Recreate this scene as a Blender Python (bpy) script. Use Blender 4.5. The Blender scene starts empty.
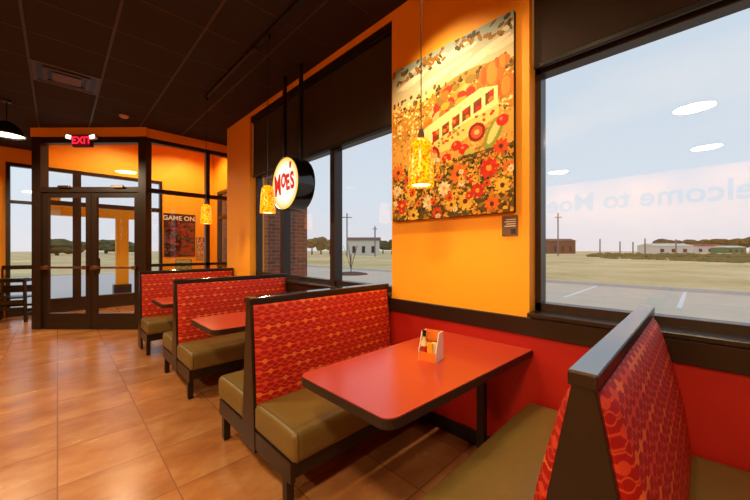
import bpy, bmesh, math, random
import numpy as np
from mathutils import Vector, Matrix
R = math.radians
PI = math.pi
random.seed(7)
rng = np.random.RandomState(5)
scn = bpy.context.scene
COL = scn.collection

# ------------------------------------------------------------------ materials
def srgb(r, g, b):
    f = lambda c: (c / 255) / 12.92 if c <= 10 else (((c / 255) + .055) / 1.055) ** 2.4
    return (f(r), f(g), f(b), 1)

def mat(name, col, rough=.5, metal=0, spec=.5, emit=None, estr=0, noise=0, nscale=8, bump=0, coat=0):
    m = bpy.data.materials.new(name); m.use_nodes = True
    nt = m.node_tree; b = nt.nodes['Principled BSDF']
    b.inputs['Base Color'].default_value = col
    b.inputs['Roughness'].default_value = rough
    b.inputs['Metallic'].default_value = metal
    b.inputs['Specular IOR Level'].default_value = spec
    b.inputs['Coat Weight'].default_value = coat
    if emit:
        b.inputs['Emission Color'].default_value = emit
        b.inputs['Emission Strength'].default_value = estr
    if noise or bump:
        tc = nt.nodes.new('ShaderNodeTexCoord')
        nz = nt.nodes.new('ShaderNodeTexNoise'); nz.inputs['Scale'].default_value = nscale
        nz.inputs['Detail'].default_value = 4
        nt.links.new(tc.outputs['Object'], nz.inputs['Vector'])
        if noise:
            mx = nt.nodes.new('ShaderNodeMix'); mx.data_type = 'RGBA'
            lo = tuple(c * (1 - noise) for c in col[:3]) + (1,)
            hi = tuple(min(1, c * (1 + noise)) for c in col[:3]) + (1,)
            mx.inputs[6].default_value = lo; mx.inputs[7].default_value = hi
            nt.links.new(nz.outputs['Fac'], mx.inputs[0])
            nt.links.new(mx.outputs[2], b.inputs['Base Color'])
        if bump:
            bp = nt.nodes.new('ShaderNodeBump'); bp.inputs['Strength'].default_value = bump
            bp.inputs['Distance'].default_value = .01
            nt.links.new(nz.outputs['Fac'], bp.inputs['Height'])
            nt.links.new(bp.outputs['Normal'], b.inputs['Normal'])
    return m

def N(nt, typ, **kw):
    n = nt.nodes.new(typ)
    for k, v in kw.items():
        setattr(n, k, v)
    return n

def math_node(nt, op, a, b=None, c=None):
    n = nt.nodes.new('ShaderNodeMath'); n.operation = op
    for i, v in enumerate((a, b, c)):
        if v is None: continue
        if isinstance(v, (int, float)): n.inputs[i].default_value = v
        else: nt.links.new(v, n.inputs[i])
    return n.outputs[0]

def mix_rgb(nt, fac, a, b):
    n = nt.nodes.new('ShaderNodeMix'); n.data_type = 'RGBA'
    for i, v in ((0, fac), (6, a), (7, b)):
        if isinstance(v, (int, float, tuple)): n.inputs[i].default_value = v
        else: nt.links.new(v, n.inputs[i])
    return n.outputs[2]

def emission(name, col, s):
    m = bpy.data.materials.new(name); m.use_nodes = True
    nt = m.node_tree; nt.nodes.clear()
    e = N(nt, 'ShaderNodeEmission'); o = N(nt, 'ShaderNodeOutputMaterial')
    e.inputs[0].default_value = col; e.inputs[1].default_value = s
    nt.links.new(e.outputs[0], o.inputs[0]); return m

def glass_mat(name, f0=.08, tint=(1, 1, 1, 1)):
    m = bpy.data.materials.new(name); m.use_nodes = True
    nt = m.node_tree; nt.nodes.clear()
    o = N(nt, 'ShaderNodeOutputMaterial'); mx = N(nt, 'ShaderNodeMixShader')
    t = N(nt, 'ShaderNodeBsdfTransparent'); g = N(nt, 'ShaderNodeBsdfGlossy'); ge = N(nt, 'ShaderNodeNewGeometry')
    t.inputs[0].default_value = tint; g.inputs['Roughness'].default_value = 0.0
    d = N(nt, 'ShaderNodeVectorMath', operation='DOT_PRODUCT')
    nt.links.new(ge.outputs['Normal'], d.inputs[0]); nt.links.new(ge.outputs['Incoming'], d.inputs[1])
    c = math_node(nt, 'SUBTRACT', 1, math_node(nt, 'ABSOLUTE', d.outputs['Value']))
    f = math_node(nt, 'ADD', math_node(nt, 'MULTIPLY', math_node(nt, 'POWER', c, 5), 1 - f0), f0)
    nt.links.new(f, mx.inputs[0]); nt.links.new(t.outputs[0], mx.inputs[1])
    nt.links.new(g.outputs[0], mx.inputs[2]); nt.links.new(mx.outputs[0], o.inputs[0])
    return m

def floor_mat():
    m = bpy.data.materials.new('terracotta_tile'); m.use_nodes = True
    nt = m.node_tree; b = nt.nodes['Principled BSDF']
    tc = N(nt, 'ShaderNodeTexCoord'); sx = N(nt, 'ShaderNodeSeparateXYZ')
    nt.links.new(tc.outputs['Object'], sx.inputs[0])
    T = .484
    fx = math_node(nt, 'FRACT', math_node(nt, 'DIVIDE', math_node(nt, 'ADD', sx.outputs[0], 100 * T), T))
    fy = math_node(nt, 'FRACT', math_node(nt, 'DIVIDE', math_node(nt, 'ADD', sx.outputs[1], 100 * T - 2.57 + .0), T))
    gx = math_node(nt, 'LESS_THAN', math_node(nt, 'ABSOLUTE', math_node(nt, 'SUBTRACT', fx, .5)), .4925)
    gy = math_node(nt, 'LESS_THAN', math_node(nt, 'ABSOLUTE', math_node(nt, 'SUBTRACT', fy, .5)), .4925)
    tile = math_node(nt, 'MULTIPLY', gx, gy)
    # per tile tone
    ix = math_node(nt, 'FLOOR', math_node(nt, 'DIVIDE', math_node(nt, 'ADD', sx.outputs[0], 100 * T), T))
    iy = math_node(nt, 'FLOOR', math_node(nt, 'DIVIDE', math_node(nt, 'ADD', sx.outputs[1], 100 * T - 2.57), T))
    cb = N(nt, 'ShaderNodeCombineXYZ'); nt.links.new(ix, cb.inputs[0]); nt.links.new(iy, cb.inputs[1])
    wn = N(nt, 'ShaderNodeTexWhiteNoise'); nt.links.new(cb.outputs[0], wn.inputs['Vector'])
    va = N(nt, 'ShaderNodeVectorMath', operation='MULTIPLY_ADD')
    nt.links.new(wn.outputs['Color'], va.inputs[0]); va.inputs[1].default_value = (20, 20, 20)
    nt.links.new(tc.outputs['Object'], va.inputs[2])
    mp = N(nt, 'ShaderNodeMapping'); mp.inputs['Scale'].default_value = (1.7, 2.8, 1); mp.inputs['Rotation'].default_value = (0, 0, .35)
    nt.links.new(va.outputs[0], mp.inputs[0])
    nz = N(nt, 'ShaderNodeTexNoise'); nz.inputs['Scale'].default_value = 1.6; nz.inputs['Detail'].default_value = 6
    nz.inputs['Roughness'].default_value = .62
    nt.links.new(mp.outputs[0], nz.inputs['Vector'])
    cr = N(nt, 'ShaderNodeValToRGB')
    cr.color_ramp.elements[0].position = .3; cr.color_ramp.elements[0].color = srgb(164, 104, 58)
    cr.color_ramp.elements[1].position = .72; cr.color_ramp.elements[1].color = srgb(206, 150, 94)
    e = cr.color_ramp.elements.new(.5); e.color = srgb(190, 124, 70)
    nt.links.new(nz.outputs['Fac'], cr.inputs[0])
    tone = math_node(nt, 'ADD', math_node(nt, 'MULTIPLY', wn.outputs['Value'], .14), .80)
    vm = N(nt, 'ShaderNodeVectorMath', operation='SCALE'); nt.links.new(cr.outputs[0], vm.inputs[0]); nt.links.new(tone, vm.inputs['Scale'])
    c = mix_rgb(nt, tile, srgb(140, 88, 52), vm.outputs[0])
    nt.links.new(c, b.inputs['Base Color'])
    rr = math_node(nt, 'ADD', math_node(nt, 'MULTIPLY', nz.outputs['Fac'], .18), .15)
    nt.links.new(rr, b.inputs['Roughness'])
    bp = N(nt, 'ShaderNodeBump'); bp.inputs['Strength'].default_value = .25; bp.inputs['Distance'].default_value = .003
    nt.links.new(math_node(nt, 'ADD', tile, math_node(nt, 'MULTIPLY', nz.outputs['Fac'], .6)), bp.inputs['Height'])
    nt.links.new(bp.outputs[0], b.inputs['Normal'])
    b.inputs['Specular IOR Level'].default_value = .45
    return m

def upholstery():
    """red cloth with interlocking orange bulb-and-neck chains, in UV metres"""
    m = bpy.data.materials.new('patterned_upholstery'); m.use_nodes = True
    nt = m.node_tree; b = nt.nodes['Principled BSDF']
    uv = N(nt, 'ShaderNodeUVMap'); sx = N(nt, 'ShaderNodeSeparateXYZ'); nt.links.new(uv.outputs[0], sx.inputs[0])
    PR, PC = .033, .066      # row pitch, bulb pitch
    u = math_node(nt, 'DIVIDE', sx.outputs[1], PR); v = math_node(nt, 'DIVIDE', sx.outputs[0], PC)
    iu = math_node(nt, 'FLOOR', u)
    par = math_node(nt, 'MODULO', math_node(nt, 'ADD', iu, 1000), 2)
    shift = math_node(nt, 'MULTIPLY', math_node(nt, 'MODULO', math_node(nt, 'ADD', math_node(nt, 'FLOOR', math_node(nt, 'MULTIPLY', iu, .5)), 1000), 2), .5)
    vv = math_node(nt, 'ADD', v, math_node(nt, 'ADD', shift, math_node(nt, 'MULTIPLY', par, .5)))
    cosv = math_node(nt, 'COSINE', math_node(nt, 'MULTIPLY', vv, 2 * PI))
    du = math_node(nt, 'ABSOLUTE', math_node(nt, 'SUBTRACT', math_node(nt, 'FRACT', u), .5))
    wid = math_node(nt, 'ADD', .10, math_node(nt, 'MULTIPLY', math_node(nt, 'POWER', math_node(nt, 'MAXIMUM', cosv, 0), .6), .34))
    inside = math_node(nt, 'MULTIPLY', math_node(nt, 'LESS_THAN', du, wid), math_node(nt, 'SUBTRACT', 1, par))
    ring = math_node(nt, 'MULTIPLY', math_node(nt, 'LESS_THAN', math_node(nt, 'ABSOLUTE', math_node(nt, 'SUBTRACT', du, wid)), .075), par)
    cb = N(nt, 'ShaderNodeCombineXYZ'); nt.links.new(iu, cb.inputs[0])
    nt.links.new(math_node(nt, 'FLOOR', math_node(nt, 'ADD', vv, .5)), cb.inputs[1])
    wn = N(nt, 'ShaderNodeTexWhiteNoise'); nt.links.new(cb.outputs[0], wn.inputs['Vector'])
    cr = N(nt, 'ShaderNodeValToRGB'); cr.color_ramp.interpolation = 'CONSTANT'
    els = cr.color_ramp.elements
    els[0].position = 0; els[0].color = srgb(208, 66, 34)
    els[1].position = .4; els[1].color = srgb(222, 104, 44)
    e = els.new(.72); e.color = srgb(206, 66, 44)
    nt.links.new(wn.outputs['Value'], cr.inputs[0])
    base = srgb(164, 20, 10)
    c = mix_rgb(nt, ring, base, srgb(206, 70, 38))
    c = mix_rgb(nt, inside, c, cr.outputs[0])
    nt.links.new(c, b.inputs['Base Color'])
    b.inputs['Roughness'].default_value = .62
    b.inputs['Specular IOR Level'].default_value = .3
    return m

def brick_mat():
    m = bpy.data.materials.new('brown_brick'); m.use_nodes = True
    nt = m.node_tree; b = nt.nodes['Principled BSDF']
    tc = N(nt, 'ShaderNodeTexCoord'); mp = N(nt, 'ShaderNodeMapping')
    mp.inputs['Rotation'].default_value = (R(90), 0, 0)
    sx = N(nt, 'ShaderNodeSeparateXYZ'); cb = N(nt, 'ShaderNodeCombineXYZ')
    nt.links.new(tc.outputs['Object'], sx.inputs[0])
    nt.links.new(math_node(nt, 'ADD', sx.outputs[0], sx.outputs[1]), cb.inputs[0]); nt.links.new(sx.outputs[2], cb.inputs[1])
    bt = N(nt, 'ShaderNodeTexBrick'); nt.links.new(cb.outputs[0], bt.inputs['Vector'])
    bt.inputs['Scale'].default_value = 1; bt.inputs['Brick Width'].default_value = .2; bt.inputs['Row Height'].default_value = .068
    bt.inputs['Mortar Size'].default_value = .006
    bt.inputs['Color1'].default_value = srgb(112, 70, 56); bt.inputs['Color2'].default_value = srgb(134, 88, 68); bt.inputs['Mortar'].default_value = srgb(150, 128, 112)
    nt.links.new(bt.outputs[0], b.inputs['Base Color']); b.inputs['Roughness'].default_value = .85
    return m

def grass_mat():
    m = bpy.data.materials.new('dry_grass'); m.use_nodes = True
    nt = m.node_tree; b = nt.nodes['Principled BSDF']
    tc = N(nt, 'ShaderNodeTexCoord')
    n1 = N(nt, 'ShaderNodeTexNoise'); n1.inputs['Scale'].default_value = .11; n1.inputs['Detail'].default_value = 8; n1.inputs['Roughness'].default_value = .7
    nt.links.new(tc.outputs['Object'], n1.inputs['Vector'])
    cr = N(nt, 'ShaderNodeValToRGB')
    cr.color_ramp.elements[0].position = .34; cr.color_ramp.elements[0].color = srgb(192, 172, 116)
    cr.color_ramp.elements[1].position = .66; cr.color_ramp.elements[1].color = srgb(242, 220, 172)
    nt.links.new(n1.outputs['Fac'], cr.inputs[0]); nt.links.new(cr.outputs[0], b.inputs['Base Color'])
    b.inputs['Roughness'].default_value = 1; b.inputs['Specular IOR Level'].default_value = .05
    return m

def amber_glass():
    m = bpy.data.materials.new('mottled_amber_glass'); m.use_nodes = True
    nt = m.node_tree; b = nt.nodes['Principled BSDF']
    tc = N(nt, 'ShaderNodeTexCoord'); nz = N(nt, 'ShaderNodeTexNoise'); nz.inputs['Scale'].default_value = 60; nz.inputs['Detail'].default_value = 5
    nz.inputs['Roughness'].default_value = .7
    nt.links.new(tc.outputs['Object'], nz.inputs['Vector'])
    cr = N(nt, 'ShaderNodeValToRGB')
    cr.color_ramp.elements[0].position = .40; cr.color_ramp.elements[0].color = srgb(222, 76, 0)
    cr.color_ramp.elements[1].position = .60; cr.color_ramp.elements[1].color = srgb(255, 186, 16)
    nt.links.new(nz.outputs['Fac'], cr.inputs[0])
    nt.links.new(cr.outputs[0], b.inputs['Base Color']); nt.links.new(cr.outputs[0], b.inputs['Emission Color'])
    b.inputs['Emission Strength'].default_value = 1.35
    b.inputs['Roughness'].default_value = .2
    return m

def vcol_mat(name, rough=.6):
    m = bpy.data.materials.new(name); m.use_nodes = True
    nt = m.node_tree; b = nt.nodes['Principled BSDF']
    a = N(nt, 'ShaderNodeVertexColor'); a.layer_name = 'ink'
    nt.links.new(a.outputs[0], b.inputs['Base Color'])
    b.inputs['Roughness'].default_value = rough; b.inputs['Specular IOR Level'].default_value = .2
    return m

M = {}
M['floor'] = floor_mat()
M['cloth'] = upholstery()
M['brick'] = brick_mat()
M['grass'] = grass_mat()
M['amber'] = amber_glass()
M['yellow'] = mat('yellow_orange_paint', srgb(255, 172, 24), .6, noise=.02, nscale=3)
M['red'] = mat('red_wall_paint', srgb(178, 23, 8), .5, noise=.05, nscale=4)
M['ceil'] = mat('brown_ceiling_tile', srgb(43, 31, 27), .9, noise=.12, nscale=60)
M['tbar'] = mat('ceiling_grid_metal', srgb(66, 50, 43), .5)
M['wood'] = mat('espresso_wood', srgb(32, 22, 15), .32, noise=.18, nscale=14)
M['cap'] = mat('espresso_laminate', srgb(40, 31, 28), .09, noise=.08, nscale=14, spec=1.0)
M['cap'].node_tree.nodes['Principled BSDF'].inputs['IOR'].default_value = 2.6
M['frame'] = mat('dark_bronze_metal', srgb(42, 30, 23), .35, noise=.05)
M['vinyl'] = mat('olive_vinyl', srgb(114, 92, 42), .42, noise=.12, nscale=26, bump=.05)
M['pipe'] = mat('olive_piping', srgb(98, 78, 38), .5)
M['lam'] = mat('red_laminate', srgb(186, 64, 38), .24, noise=.04, nscale=40, spec=.7)
M['edge'] = mat('black_edge_band', srgb(30, 24, 22), .4)
M['black'] = mat('black_metal', srgb(22, 20, 19), .4)
M['gloss_black'] = mat('gloss_black', srgb(16, 14, 13), .12, coat=.4)
M['shade'] = mat('dark_shade_fabric', srgb(52, 44, 42), .9, noise=.15, nscale=160)
M['glass'] = glass_mat('window_glass', .13)
M['doorglass'] = glass_mat('door_glass', .07)
M['chrome'] = mat('brushed_metal', srgb(170, 150, 130), .3, metal=1)
M['white'] = mat('white_board', srgb(238, 232, 220), .5)
M['orange_board'] = mat('orange_board', srgb(236, 130, 40), .5)
M['cream'] = mat('cream_card', srgb(240, 216, 150), .6)
M['yellowcard'] = mat('yellow_card', srgb(238, 178, 40), .5)
M['redcard'] = mat('red_card', srgb(190, 36, 20), .5)
M['green'] = mat('dark_green_label', srgb(40, 70, 40), .5)
M['asphalt'] = mat('pale_asphalt', srgb(214, 200, 178), .9, noise=.12, nscale=2)
M['concrete'] = mat('concrete', srgb(206, 204, 200), .9, noise=.08, nscale=3)
M['line'] = mat('white_road_paint', srgb(236, 236, 234), .8)
M['tree'] = mat('olive_foliage', srgb(92, 96, 66), 1, noise=.35, nscale=1.2, spec=.05)
M['tree2'] = mat('autumn_foliage', srgb(132, 116, 80), 1, noise=.35, nscale=1.2, spec=.05)
M['weed'] = mat('green_weeds', srgb(112, 116, 74), 1, noise=.4, nscale=.4, spec=.05)
M['bark'] = mat('grey_bark', srgb(96, 80, 66), .9)
M['pole'] = mat('grey_pole', srgb(120, 118, 116), .6)
M['bldw'] = mat('pale_metal_cladding', srgb(214, 212, 206), .7)
M['bldr'] = mat('red_roofing', srgb(150, 70, 60), .8)
M['bldb'] = mat('brown_cladding', srgb(112, 84, 70), .8)
M['green_sign'] = mat('green_cladding', srgb(70, 130, 90), .7)
M['ink'] = vcol_mat('printed_canvas')
M['textgrey'] = mat('grey_lettering', srgb(70, 66, 70), .6)
M['textwhite'] = mat('pale_lettering', srgb(226, 214, 196), .6)
M['bulb'] = emission('warm_bulb', srgb(255, 226, 170), 6)
M['dome_bulb'] = emission('dome_lamp_diffuser', srgb(255, 232, 190), 7)
M['led'] = emission('emergency_lamp', srgb(235, 255, 235), 3)
M['exit'] = emission('exit_red', (1, .02, .05, 1), 1.6)
M['exitface'] = mat('exit_face', srgb(90, 6, 12), .4, emit=(1, .01, .03, 1), estr=.16)
M['signred'] = mat('sign_red_lettering', srgb(206, 24, 16), .5, emit=srgb(206, 24, 16), estr=.55)
M['plaque'] = mat('brown_plaque', srgb(104, 76, 56), .5)

def sign_face():
    m = bpy.data.materials.new('lit_sign_face'); m.use_nodes = True
    nt = m.node_tree; nt.nodes.clear()
    o = N(nt, 'ShaderNodeOutputMaterial'); e = N(nt, 'ShaderNodeEmission')
    tc = N(nt, 'ShaderNodeTexCoord'); ln = N(nt, 'ShaderNodeVectorMath', operation='LENGTH')
    sx = N(nt, 'ShaderNodeSeparateXYZ'); cb = N(nt, 'ShaderNodeCombineXYZ')
    nt.links.new(tc.outputs['Object'], sx.inputs[0]); nt.links.new(sx.outputs[1], cb.inputs[1]); nt.links.new(sx.outputs[2], cb.inputs[2])
    nt.links.new(cb.outputs[0], ln.inputs[0])
    cr = N(nt, 'ShaderNodeValToRGB')
    cr.color_ramp.elements[0].position = .19; cr.color_ramp.elements[0].color = srgb(255, 252, 232)
    cr.color_ramp.elements[1].position = .285; cr.color_ramp.elements[1].color = srgb(252, 196, 60)
    nt.links.new(ln.outputs['Value'], cr.inputs[0]); nt.links.new(cr.outputs[0], e.inputs[0])
    e.inputs[1].default_value = 1.25; nt.links.new(e.outputs[0], o.inputs[0])
    return m
M['signface'] = sign_face()

# ------------------------------------------------------------------ mesh helpers
class MB:
    def __init__(s): s.bm = bmesh.new()
    def box(s, x0, x1, y0, y1, z0, z1, bev=0, seg=2, rot=None, piv=None):
        r = bmesh.ops.create_cube(s.bm, size=1)
        vs = r['verts']
        for v in vs:
            v.co = Vector(((x0 + x1) / 2 + v.co.x * (x1 - x0), (y0 + y1) / 2 + v.co.y * (y1 - y0), (z0 + z1) / 2 + v.co.z * (z1 - z0)))
        if bev:
            es = {e for v in vs for e in v.link_edges}
            rr = bmesh.ops.bevel(s.bm, geom=list(es), offset=bev, segments=seg, affect='EDGES', profile=.5)
            vs = list({v for f in rr['faces'] for v in f.verts} | {v for v in vs if v.is_valid})
        if rot is not None:
            p = Vector(piv or ((x0 + x1) / 2, (y0 + y1) / 2, (z0 + z1) / 2))
            for v in vs: v.co = p + rot @ (v.co - p)
        return s
    def prism(s, pts, axis, a, b, bev=0):
        """pts: list of 2D points in the two other axes, extruded along axis from a to b"""
        def mk(p, t):
            if axis == 'x': return (t, p[0], p[1])
            if axis == 'y': return (p[0], t, p[1])
            return (p[0], p[1], t)
        A = [s.bm.verts.new(mk(p, a)) for p in pts]; B = [s.bm.verts.new(mk(p, b)) for p in pts]
        n = len(pts); fs = [s.bm.faces.new(A), s.bm.faces.new(B[::-1])]
        for i in range(n):
            fs.append(s.bm.faces.new((A[i], B[i], B[(i + 1) % n], A[(i + 1) % n])))
        if bev:
            es = {e for f in fs for e in f.edges}
            bmesh.ops.bevel(s.bm, geom=list(es), offset=bev, segments=2, affect='EDGES', profile=.5)
        return s
    def lathe(s, prof, c=(0, 0, 0), seg=32, axis='z', close=False):
        rings = []
        for r, z in prof:
            ring = []
            for i in range(seg):
                a = 2 * PI * i / seg
                if axis == 'z': p = (c[0] + r * math.cos(a), c[1] + r * math.sin(a), c[2] + z)
                elif axis == 'x': p = (c[0] + z, c[1] + r * math.cos(a), c[2] + r * math.sin(a))
                else: p = (c[0] + r * math.cos(a), c[1] + z, c[2] + r * math.sin(a))
                ring.append(s.bm.verts.new(p))
            rings.append(ring)
        for A, B in zip(rings, rings[1:]):
            for i in range(seg):
                s.bm.faces.new((A[i], A[(i + 1) % seg], B[(i + 1) % seg], B[i]))
        if close:
            s.bm.faces.new(rings[0]); s.bm.faces.new(rings[-1])
        return s
    def tube(s, pts, r, seg=8, closed=False, r2=None):
        pts = [Vector(p) for p in pts]; n = len(pts); rings = []
        for i, p in enumerate(pts):
            if closed: d = pts[(i + 1) % n] - pts[i - 1]
            else: d = pts[min(i + 1, n - 1)] - pts[max(i - 1, 0)]
            d.normalize()
            up = Vector((0, 0, 1)) if abs(d.z) < .95 else Vector((1, 0, 0))
            a = d.cross(up).normalized(); b = d.cross(a)
            rad = r if r2 is None else r + (r2 - r) * i / max(1, n - 1)
            rings.append([s.bm.verts.new(p + a * rad * math.cos(2 * PI * k / seg) + b * rad * math.sin(2 * PI * k / seg)) for k in range(seg)])
        m = n if closed else n - 1
        for i in range(m):
            A, B = rings[i], rings[(i + 1) % n]
            for k in range(seg):
                s.bm.faces.new((A[k], A[(k + 1) % seg], B[(k + 1) % seg], B[k]))
        if not closed:
            s.bm.faces.new(rings[0][::-1]); s.bm.faces.new(rings[-1])
        return s
    def blob(s, c, r, sub=2, jit=.18, sq=(1, 1, 1)):
        rr = bmesh.ops.create_icosphere(s.bm, subdivisions=sub, radius=1)
        for v in rr['verts']:
            k = 1 + random.uniform(-jit, jit)
            v.co = Vector((c[0] + v.co.x * r * sq[0] * k, c[1] + v.co.y * r * sq[1] * k, c[2] + v.co.z * r * sq[2] * k))
        return s
    def build(s, name, m, parent=None, loc=(0, 0, 0), rz=0, smooth=False):
        bmesh.ops.recalc_face_normals(s.bm, faces=s.bm.faces)
        me = bpy.data.meshes.new(name); s.bm.to_mesh(me); s.bm.free()
        return link(name, me, m, parent, loc, rz, smooth)

def link(name, me, m, parent=None, loc=(0, 0, 0), rz=0, smooth=False):
    o = bpy.data.objects.new(name, me); COL.objects.link(o)
    for x in (m if isinstance(m, (list, tuple)) else [m]): me.materials.append(x)
    if smooth:
        for p in me.polygons: p.use_smooth = True
        if smooth == 'auto':
            try: me.set_sharp_from_angle(angle=R(38))
            except Exception: pass
    o.location = loc; o.rotation_euler = (0, 0, rz)
    if parent: o.parent = parent
    return o

def tag(o, label, cat, group=None, kind=None):
    if label: o['label'] = label
    if cat: o['category'] = cat
    if group: o['group'] = group
    if kind: o['kind'] = kind
    return o

def thing(name, label, cat, loc=(0, 0, 0), rz=0, group=None):
    o = bpy.data.objects.new(name, None); COL.objects.link(o)
    o.empty_display_size = .1
    o.location = loc; o.rotation_euler = (0, 0, rz)
    return tag(o, label, cat, group)

def struct(o):
    o['kind'] = 'structure'; return o

def copy_tree(o, parent=None):
    c = o.copy(); COL.objects.link(c); c.parent = parent
    if parent is not None: c.matrix_parent_inverse = o.matrix_parent_inverse
    for ch in list(o.children): copy_tree(ch, c)
    return c

def rounded_rect(x0, x1, y0, y1, r, corners=(1, 1, 1, 1), seg=8):
    pts = []
    cs = [(x0, y0, PI, corners[0]), (x1, y0, 1.5 * PI, corners[1]), (x1, y1, 0, corners[2]), (x0, y1, .5 * PI, corners[3])]
    for cx, cy, a0, on in cs:
        if not on: pts.append((cx, cy)); continue
        ox = cx + (r if cx == x0 else -r); oy = cy + (r if cy == y0 else -r)
        for k in range(seg + 1):
            a = a0 + (PI / 2) * k / seg
            pts.append((ox + r * math.cos(a), oy + r * math.sin(a)))
    return pts

def text_mesh(name, s, size, m, parent, matrix, ext=.002, off=0, align='CENTER', shear=0):
    cu = bpy.data.curves.new(name, 'FONT'); cu.body = s; cu.size = size; cu.extrude = ext
    cu.offset = off; cu.align_x = align; cu.align_y = 'CENTER'; cu.shear = shear; cu.resolution_u = 3
    t = bpy.data.objects.new(name + '_tmp', cu); COL.objects.link(t)
    bpy.context.view_layer.update()
    me = bpy.data.meshes.new_from_object(t.evaluated_get(bpy.context.evaluated_depsgraph_get()))
    bpy.data.objects.remove(t); bpy.data.curves.remove(cu)
    me.transform(matrix); me.name = name
    me.materials.clear()
    return link(name, me, m, parent)

def join_meshes(name, objs, m, parent):
    bm = bmesh.new()
    for o in objs:
        bm.from_mesh(o.data)
    me = bpy.data.meshes.new(name); bm.to_mesh(me); bm.free()
    for o in objs: bpy.data.objects.remove(o)
    return link(name, me, m, parent)

def printed(name, buf, origin, du, dv, thick_dir, parent, m=None):
    """flat print: buf[h, w, 3] linear colours on a fine grid; origin = top-left corner"""
    h, w, _ = buf.shape
    o, du, dv = Vector(origin), Vector(du), Vector(dv)
    vs = [o + du * (i / w) + dv * (j / h) for j in range(h + 1) for i in range(w + 1)]
    fs = [(j * (w + 1) + i, j * (w + 1) + i + 1, (j + 1) * (w + 1) + i + 1, (j + 1) * (w + 1) + i) for j in range(h) for i in range(w)]
    me = bpy.data.meshes.new(name); me.from_pydata(vs, [], fs)
    ca = me.color_attributes.new('ink', 'FLOAT_COLOR', 'CORNER')
    c = np.ones((h * w, 4, 4), np.float32); c[:, :, :3] = buf.reshape(h * w, 1, 3)
    ca.data.foreach_set('color', c.ravel())
    return link(name, me, m or M['ink'], parent)

lin = lambda r, g, b: np.array(srgb(r, g, b)[:3])

# ------------------------------------------------------------------ camera (16 mm class lens, level)
cam = bpy.data.cameras.new('camera'); co = bpy.data.objects.new('camera', cam); COL.objects.link(co)
cam.sensor_width = 36; cam.lens = 322 / 750 * 36; cam.clip_end = 1500; cam.clip_start = .02
co.location = (0, 0, 1.35); co.rotation_euler = (R(90), 0, R(-44.6))
scn.camera = co
YAW = R(44.6)
def at(px, d, z=0.0):
    """a place d metres ahead of the camera, on the bearing of a photo column"""
    l = (px - 375) / 322 * d
    return (d * math.sin(YAW) + l * math.cos(YAW), d * math.cos(YAW) - l * math.sin(YAW), z)

WX = 2.07      # inner face of the window wall
CZ = 3.42      # ceiling
YE = 9.8       # entrance facade
GZ = -.12      # outdoor ground

# ------------------------------------------------------------------ setting
struct(MB().box(-7, WX + .23, -3.2, YE + .2, -.12, 0).build('floor', M['floor']))
vf = MB(); vf.box(WX + .23, 3.36, 5.75, YE + .2, -.12, 0)
struct(vf.build('floor', M['floor']))
VZ = 4.15      # higher vestibule ceiling
A = Vector((-.235, 7.985, 0)); B = Vector((1.055, 6.68, 0))   # ends of the diagonal partition
cm_ = MB(); cm_.prism([(-7, -3.2), (WX + .23, -3.2), (WX + .23, 5.71), (3.30, 5.71), (3.30, B.y), (B.x, B.y), (A.x, A.y), (A.x, YE + .2), (-7, YE + .2)], 'z', CZ, CZ + .1)
ceil = struct(cm_.build('ceiling', M['ceil']))
struct(MB().box(A.x - .1, 3.36, 5.9, YE + .2, VZ, VZ + .1).build('ceiling_vestibule', M['yellow']))
g = MB()
def y_end(x): return YE if x < A.x else (A.y + (B.y - A.y) * (x - A.x) / (B.x - A.x) if x < B.x else B.y)
def x_end(y): return WX if y < 5.7 else (3.1 if y < B.y else (A.x + (B.x - A.x) * (y - A.y) / (B.y - A.y) if y < A.y else A.x))
k = -11
while -.222 + .604 * k < WX:
    x = -.222 + .604 * k
    if x > -6.9: g.box(x - .011, x + .011, -3.1, y_end(x) - .12, CZ - .005, CZ)
    k += 1
k = -12
while 3.86 + .604 * k < YE:
    y = 3.86 + .604 * k
    if y > -3.1: g.box(-6.9, x_end(y) - .12, y - .006, y + .006, CZ - .003, CZ)
    k += 1
g.build('ceiling_grid', M['tbar'], ceil)

W1 = (-2.0, .745); W2 = (1.89, 4.80)     # window openings along y
ZS, ZH = .955, 3.365
OUT = WX + .23
lw = MB()
lw.box(WX, OUT, -3.2, 5.71, 0, .83)
struct(lw.build('wall_right', M['red']))
uw = MB()
uw.box(WX, OUT, W1[1], W2[0], .83, CZ)
uw.box(WX, OUT, W2[1], 5.71, .83, CZ)
uw.box(WX, OUT, -3.2, W1[0], .83, CZ)
uw.box(WX, OUT, W1[0], W1[1], ZH, CZ); uw.box(WX, OUT, W2[0], W2[1], ZH, CZ)
uw.box(WX, OUT, W1[0], W1[1], .83, ZS - .01); uw.box(WX, OUT, W2[0], W2[1], .83, ZS - .01)
struct(uw.build('wall_right_upper', M['yellow']))
tr = MB(); tr.box(WX - .022, WX, -3.2, 5.71, .825, .935, .004)
struct(tr.build('trim_1', M['wood']))
bb = MB(); bb.box(WX - .014, WX, -3.2, 5.71, 0, .10, .003)
struct(bb.build('baseboard_right', M['black']))
# end return of the window wall
er = MB(); er.box(OUT, 3.30, 5.71, 5.95, 0, VZ)
struct(er.build('wall_vestibule_return', M['yellow']))

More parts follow.
